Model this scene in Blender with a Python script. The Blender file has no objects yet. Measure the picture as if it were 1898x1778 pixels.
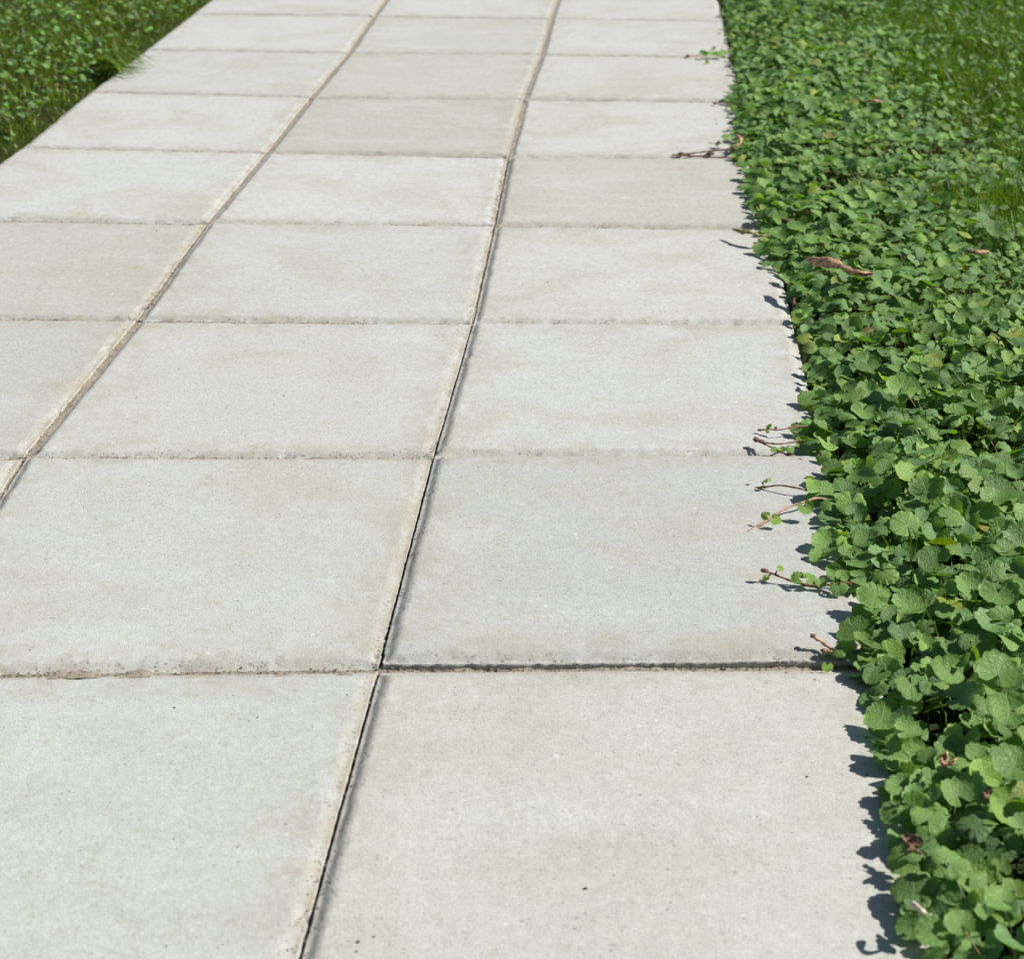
import bpy, math, random
import numpy as np
from mathutils import Vector, Matrix

rng = np.random.default_rng(11)
random.seed(11)
R = math.radians
scene = bpy.context.scene
C = scene.collection

# ------------------------------------------------------------ camera
F_PX, PW, PH = 3217.7, 1898.0, 1778.0
CAM = np.array([0.7341, -1.4516, 0.8875])
PITCH, YAW, ROLL = 0.43708, -0.067625, -0.0049

def cam_basis():
    cp, sp, cy, sy = math.cos(PITCH), math.sin(PITCH), math.cos(YAW), math.sin(YAW)
    f = np.array([sy*cp, cy*cp, -sp]); r = np.array([cy, -sy, 0.0]); u = np.cross(r, f)
    r2 = r*math.cos(ROLL) + u*math.sin(ROLL)
    u2 = -r*math.sin(ROLL) + u*math.cos(ROLL)
    return r2, u2, f
RI, UP, FW = cam_basis()

cam_data = bpy.data.cameras.new("camera")
cam = bpy.data.objects.new("camera", cam_data); C.objects.link(cam)
M = Matrix.Identity(4)
for k in range(3):
    M[k][0] = RI[k]; M[k][1] = UP[k]; M[k][2] = -FW[k]; M[k][3] = CAM[k]
cam.matrix_world = M
cam_data.sensor_width = 36.0
cam_data.lens = 36.0*F_PX/PW
cam_data.clip_start = 0.02
cam_data.clip_end = 3000
cam_data.dof.use_dof = True
cam_data.dof.focus_distance = 2.02
cam_data.dof.aperture_fstop = 10.0
cam_data.dof.aperture_blades = 9
scene.camera = cam

# ------------------------------------------------------------ light
SUN_EL, SUN_AZ = R(42), R(9)            # azimuth from +X towards +Y
world = bpy.data.worlds.new("World"); scene.world = world; world.use_nodes = True
wn = world.node_tree.nodes; wl = world.node_tree.links
bg = wn["Background"]
sky = wn.new("ShaderNodeTexSky"); sky.sky_type = 'NISHITA'; sky.sun_disc = False
sky.sun_elevation = SUN_EL; sky.sun_rotation = R(90) - SUN_AZ
sky.air_density = 1.0; sky.dust_density = 0.6
wl.new(sky.outputs[0], bg.inputs[0]); bg.inputs[1].default_value = 0.054
sun_d = bpy.data.lights.new("sun", 'SUN'); sun_d.energy = 5.0; sun_d.angle = R(0.53); sun_d.color = (1.0, 0.965, 0.895)
sun = bpy.data.objects.new("sun", sun_d); C.objects.link(sun)
sdir = Vector((math.cos(SUN_EL)*math.cos(SUN_AZ), math.cos(SUN_EL)*math.sin(SUN_AZ), math.sin(SUN_EL)))
sun.rotation_euler = sdir.to_track_quat('Z', 'Y').to_euler(); sun.location = (5, 1, 4)
vs = scene.view_settings
vs.view_transform = 'Standard'; vs.look = 'None'; vs.gamma = 1; vs.use_curve_mapping = False; vs.exposure = 0.31

# ------------------------------------------------------------ helpers
def at(px, py, z=0.0):
    """the point at height z seen at this place of the photograph"""
    d = FW + RI*((px-PW/2)/F_PX) - UP*((py-PH/2)/F_PX)
    t = (z-CAM[2])/d[2]
    return CAM + d*t

def to_px(P):
    v = P - CAM
    z = v@FW
    return PW/2 + F_PX*(v@RI)/z, PH/2 - F_PX*(v@UP)/z, z

def hash2(ix, iy, seed):
    n = (ix*374761393 + iy*668265263 + seed*1442695041) & 0xFFFFFFFF
    n = ((n ^ (n >> 13))*1274126177) & 0xFFFFFFFF
    n = n ^ (n >> 16)
    return (n & 0xFFFFFF)/float(0xFFFFFF)

def vnoise(x, y, scale, seed=0):
    x = np.asarray(x, float)*scale + 1000.5; y = np.asarray(y, float)*scale + 1000.5
    ix = np.floor(x).astype(np.int64); iy = np.floor(y).astype(np.int64)
    fx = x-ix; fy = y-iy
    fx = fx*fx*(3-2*fx); fy = fy*fy*(3-2*fy)
    a = hash2(ix, iy, seed); b = hash2(ix+1, iy, seed); c = hash2(ix, iy+1, seed); d = hash2(ix+1, iy+1, seed)
    return (a*(1-fx)+b*fx)*(1-fy) + (c*(1-fx)+d*fx)*fy      # 0..1

def mesh_np(name, V, faces, mat, uv=None, tint=None, extra=None, smooth=True):
    """faces: list of (n,3) / (n,4) index arrays; per-vertex uv, tint"""
    me = bpy.data.meshes.new(name)
    V = np.asarray(V, np.float32)
    me.vertices.add(len(V)); me.vertices.foreach_set("co", V.ravel())
    loops = np.concatenate([f.ravel() for f in faces]).astype(np.int32)
    sizes = np.concatenate([np.full(len(f), f.shape[1], np.int32) for f in faces])
    starts = np.concatenate([[0], np.cumsum(sizes)[:-1]]).astype(np.int32)
    me.loops.add(len(loops)); me.loops.foreach_set("vertex_index", loops)
    me.polygons.add(len(sizes)); me.polygons.foreach_set("loop_start", starts)
    me.polygons.foreach_set("loop_total", sizes)
    me.update(calc_edges=True)
    if smooth:
        me.polygons.foreach_set("use_smooth", np.ones(len(sizes), bool))
    if uv is not None:
        l = me.uv_layers.new(name="UVMap")
        l.data.foreach_set("uv", np.asarray(uv, np.float32)[loops].ravel())
    if tint is not None:
        a = me.color_attributes.new("tint", 'FLOAT_COLOR', 'POINT')
        t = np.asarray(tint, np.float32)
        if t.shape[1] == 3: t = np.concatenate([t, np.ones((len(t), 1), np.float32)], 1)
        a.data.foreach_set("color", t.ravel())
    for k, v in (extra or {}).items():
        a = me.attributes.new(k, 'FLOAT', 'POINT'); a.data.foreach_set("value", np.asarray(v, np.float32))
    me.materials.append(mat)
    me.validate()
    return me

def link(name, me, parent=None, loc=None, label=None, cat=None, group=None, kind=None):
    o = bpy.data.objects.new(name, me); C.objects.link(o)
    if loc is not None: o.location = loc
    if parent is not None: o.parent = parent
    if label: o['label'] = label
    if cat: o['category'] = cat
    if group: o['group'] = group
    if kind: o['kind'] = kind
    return o

class Soup:
    """collects vertices and faces for one mesh"""
    def __init__(s): s.V = []; s.F3 = []; s.F4 = []; s.uv = []; s.t = []; s.n = 0
    def add(s, V, F3=None, F4=None, uv=None, tint=(1, 1, 1)):
        V = np.asarray(V, float); n = len(V)
        s.V.append(V)
        if F3 is not None and len(F3): s.F3.append(np.asarray(F3)+s.n)
        if F4 is not None and len(F4): s.F4.append(np.asarray(F4)+s.n)
        s.uv.append(np.zeros((n, 2)) if uv is None else uv)
        t = np.asarray(tint, float)
        s.t.append(np.tile(t, (n, 1)) if t.ndim == 1 else t)
        s.n += n
    def mesh(s, name, mat, smooth=True):
        f = []
        if s.F3: f.append(np.concatenate(s.F3))
        if s.F4: f.append(np.concatenate(s.F4))
        return mesh_np(name, np.concatenate(s.V), f, mat, np.concatenate(s.uv), np.concatenate(s.t), smooth=smooth)

def tube(soup, P, rad, sides=6, tint=(1, 1, 1), cap=True):
    P = np.asarray(P, float); n = len(P)
    rad = np.broadcast_to(np.asarray(rad, float), (n,))
    T = np.gradient(P, axis=0); T /= np.linalg.norm(T, axis=1)[:, None]+1e-12
    ref = np.array([0.13, 0.2, 0.97]); A = np.cross(T, ref); A /= np.linalg.norm(A, axis=1)[:, None]+1e-9
    B = np.cross(T, A)
    th = np.linspace(0, 2*np.pi, sides, endpoint=False)
    V = P[:, None, :] + rad[:, None, None]*(np.cos(th)[None, :, None]*A[:, None, :] + np.sin(th)[None, :, None]*B[:, None, :])
    V = V.reshape(-1, 3)
    F = []
    for i in range(n-1):
        for j in range(sides):
            k = (j+1) % sides
            F.append((i*sides+j, i*sides+k, (i+1)*sides+k, (i+1)*sides+j))
    V = np.concatenate([V, P[:1], P[-1:]]); a, b = n*sides, n*sides+1
    F3 = []
    for j in range(sides):
        k = (j+1) % sides
        F3 += [(a, k, j), (b, (n-1)*sides+j, (n-1)*sides+k)]
    soup.add(V, F3, F, tint=tint)

def curve(P, n):
    """smooth resampling of a polyline"""
    P = np.asarray(P, float)
    t = np.linspace(0, len(P)-1, n); out = []
    for x in t:
        i = min(int(x), len(P)-2); f = x-i
        p0 = P[max(i-1, 0)]; p1 = P[i]; p2 = P[i+1]; p3 = P[min(i+2, len(P)-1)]
        out.append(0.5*((2*p1)+(-p0+p2)*f+(2*p0-5*p1+4*p2-p3)*f*f+(-p0+3*p1-3*p2+p3)*f**3))
    return np.array(out)

# ------------------------------------------------------------ materials
class NT:
    def __init__(s, name):
        s.m = bpy.data.materials.new(name); s.m.use_nodes = True
        s.t = s.m.node_tree; s.N = s.t.nodes; s.L = s.t.links; s.bsdf = s.N["Principled BSDF"]
        s.out = s.N["Material Output"]
    def n(s, typ, **kw):
        x = s.N.new(typ)
        for k, v in kw.items(): setattr(x, k, v)
        return x
    def put(s, sock, v):
        if isinstance(v, bpy.types.NodeSocket): s.L.new(v, sock)
        elif v is not None: sock.default_value = v
    def math(s, op, a, b=None, c=None, clamp=False):
        x = s.n("ShaderNodeMath", operation=op, use_clamp=clamp)
        s.put(x.inputs[0], a); s.put(x.inputs[1], b)
        if c is not None: s.put(x.inputs[2], c)
        return x.outputs[0]
    def mix(s, f, a, b, mode='MIX'):
        x = s.n("ShaderNodeMix", data_type='RGBA', blend_type=mode, clamp_factor=True)
        s.put(x.inputs[0], f)
        s.put(x.inputs[6], a if isinstance(a, bpy.types.NodeSocket) else (*a, 1)[:4])
        s.put(x.inputs[7], b if isinstance(b, bpy.types.NodeSocket) else (*b, 1)[:4])
        return x.outputs[2]
    def noise(s, vec, scale, detail=2, rough=0.5, dist=0.0):
        x = s.n("ShaderNodeTexNoise"); s.put(x.inputs["Vector"], vec); s.put(x.inputs["Scale"], scale)
        x.inputs["Detail"].default_value = detail; x.inputs["Roughness"].default_value = rough
        x.inputs["Distortion"].default_value = dist
        return x.outputs["Fac"]
    def vor(s, vec, scale, feature='F1', out="Distance"):
        x = s.n("ShaderNodeTexVoronoi", feature=feature); s.put(x.inputs["Vector"], vec); x.inputs["Scale"].default_value = scale
        return x
    def ramp(s, f, lo, hi, a=0.0, b=1.0):
        x = s.n("ShaderNodeMapRange", interpolation_type='SMOOTHSTEP')
        s.put(x.inputs[0], f); s.put(x.inputs[1], lo); s.put(x.inputs[2], hi); s.put(x.inputs[3], a); s.put(x.inputs[4], b)
        return x.outputs[0]
    def mapping(s, vec, scale=(1, 1, 1), loc=(0, 0, 0)):
        x = s.n("ShaderNodeMapping"); s.put(x.inputs[0], vec); x.inputs["Scale"].default_value = scale; x.inputs["Location"].default_value = loc
        return x.outputs[0]
    def bump(s, h, strength, dist, normal=None):
        x = s.n("ShaderNodeBump"); s.put(x.inputs["Height"], h); x.inputs["Strength"].default_value = strength
        x.inputs["Distance"].default_value = dist
        if normal is not None: s.put(x.inputs["Normal"], normal)
        return x.outputs[0]

def concrete_material():
    k = NT("slab_concrete")
    oi = k.n("ShaderNodeObjectInfo")
    tc = k.n("ShaderNodeTexCoord")
    pos = k.n("ShaderNodeVectorMath", operation='MULTIPLY_ADD')
    k.L.new(oi.outputs["Random"], pos.inputs[0]); pos.inputs[1].default_value = (37, 91, 13); k.L.new(tc.outputs["Object"], pos.inputs[2])
    v = pos.outputs[0]
    edge = k.n("ShaderNodeAttribute", attribute_name="edge").outputs["Fac"]
    cham = k.n("ShaderNodeAttribute", attribute_name="chamfer").outputs["Fac"]
    sandy = k.n("ShaderNodeAttribute", attribute_name="sandy").outputs["Fac"]
    base = k.mix(1.0, (0.492, 0.496, 0.478), oi.outputs["Color"], 'MULTIPLY')
    # broad clouding, warmer and cooler patches
    n1 = k.noise(v, 5.0, 5, 0.62, 0.4)
    base = k.mix(k.ramp(n1, 0.44, 0.70, 0, 0.55), base, (0.425, 0.405, 0.340))
    n2 = k.noise(k.mapping(v, (0.45, 1.3, 1)), 9.0, 4, 0.6)
    base = k.mix(k.ramp(n2, 0.48, 0.75, 0, 0.35), base, (0.560, 0.575, 0.565))
    # trowel streaks across the slab
    n3 = k.noise(k.mapping(v, (0.22, 2.0, 1)), 38.0, 4, 0.65)
    base = k.mix(k.ramp(n3, 0.52, 0.80, 0, 0.22), base, (0.60, 0.61, 0.60))
    base = k.mix(k.ramp(n3, 0.24, 0.44, 0.18, 0), base, (0.36, 0.36, 0.33))
    n5 = k.noise(v, 48.0, 5, 0.75, 0.3)
    base = k.mix(k.ramp(n5, 0.52, 0.72, 0, 0.40), base, (0.40, 0.365, 0.285))
    # tan stains with a shape of their own
    n4 = k.noise(k.mapping(v, (0.7, 1.6, 1), (3, 7, 0)), 7.0, 6, 0.7, 0.6)
    base = k.mix(k.ramp(n4, 0.58, 0.76, 0, 0.42), base, (0.42, 0.33, 0.215))
    # grain
    g1 = k.noise(v, 420, 3, 0.7); g2 = k.noise(v, 950, 2, 0.6); g3 = k.noise(v, 130, 3, 0.6)
    gm = k.math('ADD', k.math('MULTIPLY', k.math('SUBTRACT', g1, 0.5), 0.80), k.math('MULTIPLY', k.math('SUBTRACT', g2, 0.5), 0.7))
    gm = k.math('ADD', gm, k.math('MULTIPLY', k.math('SUBTRACT', g3, 0.5), 0.34))
    gm = k.math('ADD', gm, 1.0)
    gc = k.n("ShaderNodeCombineXYZ")
    for i in range(3): k.L.new(gm, gc.inputs[i])
    base = k.mix(1.0, base, gc.outputs[0], 'MULTIPLY')
    # pores: small pits in the surface, dirt-filled
    def pores(scale, rad, pick, msk):
        x = k.vor(v, scale)
        sep = k.n("ShaderNodeSeparateColor"); k.L.new(x.outputs["Color"], sep.inputs[0])
        on = k.math('GREATER_THAN', sep.outputs[0], pick)
        sz = k.math('MULTIPLY', sep.outputs[1], rad)
        d = k.ramp(x.outputs["Distance"], k.math('MULTIPLY', sz, 0.5), sz, 1, 0)
        p = k.math('MULTIPLY', k.math('MULTIPLY', d, on), msk)
        return p
    m1 = k.ramp(k.noise(v, 13, 3, 0.6), 0.40, 0.66, 0.15, 1.0)
    p1 = pores(260, 0.50, 0.66, m1)
    p2 = pores(80, 0.15, 0.86, m1)
    band = k.ramp(edge, 0.004, 0.022, 1.0, 0.0)
    p3 = k.math('MULTIPLY', pores(250, 0.75, 0.42, k.ramp(k.noise(v, 30, 3, 0.6), 0.40, 0.58, 0.1, 1)), band)
    p1 = k.math('MULTIPLY', p1, 0.45); p2 = k.math('MULTIPLY', p2, 0.7)
    p4 = k.math('MULTIPLY', k.ramp(k.noise(v, 330, 2, 0.5, 0.5), 0.665, 0.72), k.ramp(k.noise(v, 24, 4, 0.7), 0.36, 0.60, 0.25, 1))
    pits = k.math('MAXIMUM', k.math('MAXIMUM', p1, p2), k.math('MAXIMUM', p3, p4))
    base = k.mix(k.math('MULTIPLY', pits, 0.72), base, (0.13, 0.115, 0.09))
    # rusty or pale single grains
    x = k.vor(v, 95); sep = k.n("ShaderNodeSeparateColor"); k.L.new(x.outputs["Color"], sep.inputs[0])
    rg = k.math('MULTIPLY', k.math('GREATER_THAN', sep.outputs[2], 0.965), k.ramp(x.outputs["Distance"], 0.10, 0.22, 1, 0))
    base = k.mix(k.math('MULTIPLY', rg, 0.35), base, (0.48, 0.30, 0.13))
    wg = k.math('MULTIPLY', k.math('GREATER_THAN', sep.outputs[1], 0.975), k.ramp(x.outputs["Distance"], 0.14, 0.3, 1, 0))
    base = k.mix(k.math('MULTIPLY', wg, 0.5), base, (0.72, 0.73, 0.72))
    # dirt washed to the rims, sand caught on the bevel
    dn = k.noise(v, 26, 5, 0.7)
    drt = k.math('MULTIPLY', k.ramp(edge, 0.010, 0.075, 1, 0), k.ramp(dn, 0.40, 0.68, 0, 0.50))
    base = k.mix(drt, base, (0.37, 0.33, 0.25))
    sn = k.ramp(k.noise(v, 60, 4, 0.7), 0.34, 0.62, 0.15, 1)
    sd = k.math('MULTIPLY', k.math('MULTIPLY', k.ramp(edge, 0.002, 0.017, 1, 0), sn), sandy)
    base = k.mix(k.math('MULTIPLY', sd, 0.95), base, (0.375, 0.335, 0.270))
    k.put(k.bsdf.inputs["Base Color"], base)
    k.bsdf.inputs["Roughness"].default_value = 0.93
    k.bsdf.inputs["Specular IOR Level"].default_value = 0.25
    h = k.math('ADD', k.math('MULTIPLY', g1, 0.6), k.math('MULTIPLY', g2, 0.45))
    h = k.math('SUBTRACT', h, k.math('MULTIPLY', pits, 0.9))
    b = k.bump(h, 0.55, 0.0011)
    b = k.bump(k.noise(v, 45, 3, 0.6), 0.35, 0.0016, b)
    k.put(k.bsdf.inputs["Normal"], b)
    return k.m

def sand_material(name="joint_sand"):
    k = NT(name)
    tc = k.n("ShaderNodeTexCoord"); v = tc.outputs["Object"]
    tint = k.n("ShaderNodeAttribute", attribute_name="tint").outputs["Color"]
    a = k.mix(k.noise(v, 500, 3, 0.7), (0.24, 0.19, 0.14), (0.56, 0.485, 0.385))
    a = k.mix(k.ramp(k.noise(v, 40, 3, 0.6), 0.4, 0.65, 0, 0.45), a, (0.30, 0.225, 0.16))
    x = k.vor(v, 420); sep = k.n("ShaderNodeSeparateColor"); k.L.new(x.outputs["Color"], sep.inputs[0])
    a = k.mix(k.math('GREATER_THAN', sep.outputs[0], 0.84), a, (0.10, 0.08, 0.06))
    a = k.mix(1.0, a, tint, 'MULTIPLY')
    a = k.mix(0.35, a, (0.27, 0.24, 0.20))
    k.put(k.bsdf.inputs["Base Color"], a); k.bsdf.inputs["Roughness"].default_value = 0.95
    k.put(k.bsdf.inputs["Normal"], k.bump(k.noise(v, 600, 3, 0.7), 0.8, 0.0015))
    return k.m

def soil_material():
    k = NT("soil")
    tc = k.n("ShaderNodeTexCoord"); v = tc.outputs["Object"]
    a = k.mix(k.noise(v, 60, 6, 0.7), (0.018, 0.014, 0.009), (0.085, 0.062, 0.040))
    g = k.mix(k.noise(v, 30, 5, 0.7), (0.022, 0.045, 0.010), (0.055, 0.100, 0.022))
    a = k.mix(k.ramp(k.noise(v, 3, 3, 0.6), 0.40, 0.55, 0.1, 0.9), a, g)
    k.put(k.bsdf.inputs["Base Color"], a); k.bsdf.inputs["Roughness"].default_value = 1.0
    k.bsdf.inputs["Specular IOR Level"].default_value = 0.1
    k.put(k.bsdf.inputs["Normal"], k.bump(k.noise(v, 120, 5, 0.7), 0.9, 0.01))
    return k.m

def leaf_material():
    k = NT("ivy_leaf")
    oi = k.n("ShaderNodeObjectInfo")
    tint = k.n("ShaderNodeAttribute", attribute_name="tint").outputs["Color"]
    uvn = k.n("ShaderNodeUVMap"); uvn.uv_map = "UVMap"; uv = uvn.outputs[0]
    sx = k.n("ShaderNodeSeparateXYZ"); k.L.new(uv, sx.inputs[0])
    x, y = sx.outputs[0], sx.outputs[1]
    r = k.math('SQRT', k.math('ADD', k.math('MULTIPLY', x, x), k.math('MULTIPLY', y, y)))
    th = k.math('ARCTAN2', y, x)
    wob = k.math('MULTIPLY', k.math('SUBTRACT', k.noise(uv, 2.2, 2), 0.5), 0.22)
    th = k.math('ADD', th, wob)
    # palmate main veins, 9 of them, and forked side veins further out
    s1 = k.math('ABSOLUTE', k.math('SINE', k.math('MULTIPLY', th, 4.5)))
    s1 = k.math('MULTIPLY', s1, r)
    v1 = k.ramp(s1, 0.0, 0.15, 1, 0)
    s2 = k.math('MULTIPLY', k.math('ABSOLUTE', k.math('SINE', k.math('MULTIPLY', th, 9.0))), r)
    v2 = k.math('MULTIPLY', k.ramp(s2, 0.0, 0.20, 0.8, 0), k.ramp(r, 0.42, 0.60))
    vo = k.vor(uv, 5.0, 'DISTANCE_TO_EDGE')
    v3 = k.ramp(vo.outputs["Distance"], 0.0, 0.09, 0.5, 0)
    veins = k.math('MAXIMUM', k.math('MAXIMUM', v1, v2), v3)
    blade = k.mix(k.noise(uv, 3.0, 3), (0.108, 0.222, 0.046), (0.200, 0.350, 0.092))
    base = k.mix(k.math('MULTIPLY', veins, 0.60), blade, (0.29, 0.42, 0.15))
    base = k.mix(k.ramp(r, 0.0, 0.35, 0.30, 0), base, (0.19, 0.31, 0.12))
    base = k.mix(k.math('MULTIPLY', k.ramp(s1, 0.10, 0.26, 1, 0), k.ramp(s1, 0.10, 0.16, 0, .30)), base, (0.05, 0.11, 0.02))
    base = k.mix(k.ramp(k.noise(uv, 9.0, 4, 0.7), 0.60, 0.76, 0, 0.25), base, (0.26, 0.36, 0.11))
    base = k.mix(1.0, base, tint, 'MULTIPLY'); base = k.mix(1.0, base, oi.outputs["Color"], 'MULTIPLY')
    k.put(k.bsdf.inputs["Base Color"], base)
    k.bsdf.inputs["Roughness"].default_value = 0.50
    k.bsdf.inputs["Specular IOR Level"].default_value = 0.40
    h = k.math('SUBTRACT', k.math('MULTIPLY', k.ramp(vo.outputs["Distance"], 0.0, 0.35), 0.35), veins)
    nb = k.bump(h, 0.42, 0.0013)
    k.put(k.bsdf.inputs["Normal"], nb)
    tr = k.n("ShaderNodeBsdfTranslucent")
    k.put(tr.inputs[0], k.mix(1.0, base, (1.35, 1.55, 0.12), 'MULTIPLY'))
    k.put(tr.inputs["Normal"], nb)
    ms = k.n("ShaderNodeMixShader"); ms.inputs[0].default_value = 0.30
    k.L.new(k.bsdf.outputs[0], ms.inputs[1]); k.L.new(tr.outputs[0], ms.inputs[2]); k.L.new(ms.outputs[0], k.out.inputs[0])
    return k.m

def blade_material():
    k = NT("grass_blade")
    tint = k.n("ShaderNodeAttribute", attribute_name="tint").outputs["Color"]
    tc = k.n("ShaderNodeTexCoord")
    base = k.mix(k.noise(tc.outputs["Object"], 25, 3), (0.078, 0.158, 0.012), (0.155, 0.262, 0.030))
    base = k.mix(1.0, base, tint, 'MULTIPLY')
    k.put(k.bsdf.inputs["Base Color"], base); k.bsdf.inputs["Roughness"].default_value = 0.42
    k.bsdf.inputs["Specular IOR Level"].default_value = 0.45
    tr = k.n("ShaderNodeBsdfTranslucent"); k.put(tr.inputs[0], k.mix(1.0, base, (1.3, 1.45, 0.3), 'MULTIPLY'))
    ms = k.n("ShaderNodeMixShader"); ms.inputs[0].default_value = 0.38
    k.L.new(k.bsdf.outputs[0], ms.inputs[1]); k.L.new(tr.outputs[0], ms.inputs[2]); k.L.new(ms.outputs[0], k.out.inputs[0])
    return k.m

def stem_material(name, c1, c2, rough=0.55, scale=300, bumpy=0.3):
    k = NT(name)
    tc = k.n("ShaderNodeTexCoord"); v = tc.outputs["Object"]
    tint = k.n("ShaderNodeAttribute", attribute_name="tint").outputs["Color"]
    a = k.mix(k.ramp(k.noise(v, scale, 3, 0.6), 0.35, 0.65), c1, c2)
    a = k.mix(1.0, a, tint, 'MULTIPLY')
    k.put(k.bsdf.inputs["Base Color"], a); k.bsdf.inputs["Roughness"].default_value = rough
    k.put(k.bsdf.inputs["Normal"], k.bump(k.noise(v, scale*1.6, 3, 0.6), bumpy, 0.001))
    return k.m

M_CONC = concrete_material(); M_SAND = sand_material(); M_SOIL = soil_material()
M_LEAF = leaf_material(); M_BLADE = blade_material()
M_PET = stem_material("green_stalk", (0.10, 0.15, 0.03), (0.20, 0.22, 0.07))
M_RED = stem_material("red_runner", (0.15, 0.055, 0.035), (0.33, 0.16, 0.10))
M_PINK = stem_material("pink_runner", (0.36, 0.17, 0.12), (0.50, 0.30, 0.20))
M_BUD = stem_material("brown_bud", (0.10, 0.055, 0.030), (0.26, 0.15, 0.09), 0.8)
M_DEAD = stem_material("dead_leaf", (0.22, 0.105, 0.055), (0.60, 0.37, 0.215), 0.7, 170, 1.0)
M_YEL = stem_material("withered_leaf", (0.16, 0.13, 0.035), (0.36, 0.32, 0.09), 0.7, 130, 0.6)
M_STRAW = stem_material("straw", (0.50, 0.40, 0.27), (0.72, 0.64, 0.50), 0.8)

# ------------------------------------------------------------ ground
SOIL_Z = -0.024
def build_ground():
    # fine uneven sheet near the path, and one coarse sheet out to the horizon
    xs = np.concatenate([[-1500, -300, -60, -12, -4], np.arange(-2.2, 3.21, 0.03), [5, 12, 60, 300, 1500]])
    ys = np.concatenate([[-1500, -300, -60, -12, -4], np.arange(-2.0, 7.01, 0.03), [9, 14, 60, 300, 1500]])
    X, Y = np.meshgrid(xs, ys)
    nz = (vnoise(X, Y, 9, 1)-.5)*0.012 + (vnoise(X, Y, 25, 2)-.5)*0.008
    far = (np.abs(X) > 3.5) | (np.abs(Y) > 7.5)
    Z = SOIL_Z + np.where(far, 0, nz)
    inpath = (X > -0.49) & (X < 0.95)
    Z = np.where(inpath & ~far, -0.06, Z)
    V = np.stack([X.ravel(), Y.ravel(), Z.ravel()], 1)
    nx, ny = len(xs), len(ys)
    i = np.arange(ny-1)[:, None]*nx + np.arange(nx-1)[None, :]
    F = np.stack([i, i+1, i+nx+1, i+nx], -1).reshape(-1, 4)
    link("ground", mesh_np("ground", V, [F], M_SOIL), kind='structure')
build_ground()

# ------------------------------------------------------------ path
NODE_PX = {   # joint crossings seen in the photograph: (column line, row line) -> pixel
 (1, 0): (703, 1234), (1, 1): (804, 845), (1, 2): (876, 596), (1, 3): (917, 416), (1, 4): (943, 289), (1, 5): (971, 182), (1, 6): (1003, 99), (1, 7): (1021, 33), (1, 8): (1040, -25),
 (0, 0): (-215, 1246), (0, 1): (46, 843), (0, 2): (255, 590), (0, 3): (385, 411), (0, 4): (494, 281), (0, 5): (575, 179), (0, 6): (645, 97), (0, 7): (692, 28), (0, 8): (733, -28),
 (-1, 1): (-712, 846), (-1, 2): (-373, 584), (-1, 3): (-146, 404), (-1, 4): (40, 271), (-1, 5): (165, 168), (-1, 6): (270, 90), (-1, 7): (355, 24), (-1, 8): (428, -31),
 (2, 0): (1621, 1229), (2, 1): (1528, 845), (2, 2): (1468, 600), (2, 3): (1430, 424), (2, 4): (1398, 292), (2, 5): (1376, 186), (2, 6): (1354, 104), (2, 7): (1340, 38), (2, 8): (1325, -18)}
node = {k: at(*v)[:2] for k, v in NODE_PX.items()}
node[(-1, 0)] = node[(-1, 1)] + (node[(0, 0)]-node[(0, 1)])
for c in (-1, 0, 1, 2):
    d = np.array([0.003, -0.5])
    node[(c, -1)] = node[(c, 0)] + d; node[(c, -2)] = node[(c, -1)] + d
    for r in range(9, 15):
        node[(c, r)] = node[(c, r-1)] + np.array([-0.01-0.004*(r-9), 0.5])
# the two lowest column joints as seen at the foot of the picture
b = at(553, 1778)[:2]; dirn = (b-node[(1, 0)]); dirn /= np.linalg.norm(dirn)
node[(1, -1)] = node[(1, 0)] + dirn*0.5
node[(1, -2)] = node[(1, -1)] + dirn*0.5

path = link("path", None, kind='structure')
bed_x0, bed_x1 = -0.50, 0.975
def build_bed():
    Y = np.linspace(-1.2, 7.4, 60); V = []; F = []
    for y in Y: V += [(bed_x0+0.01-(max(0, y-4)*0.02), y, -0.045), (bed_x1-0.02-(max(0, y-4)*0.02), y, -0.045)]
    V = np.array(V); n = len(Y)
    F = np.array([(2*i, 2*i+1, 2*i+3, 2*i+2) for i in range(n-1)])
    link("sand_bed", mesh_np("sand_bed", V, [F], M_SAND, tint=np.ones((len(V), 3))), path, kind='structure')
build_bed()

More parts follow.
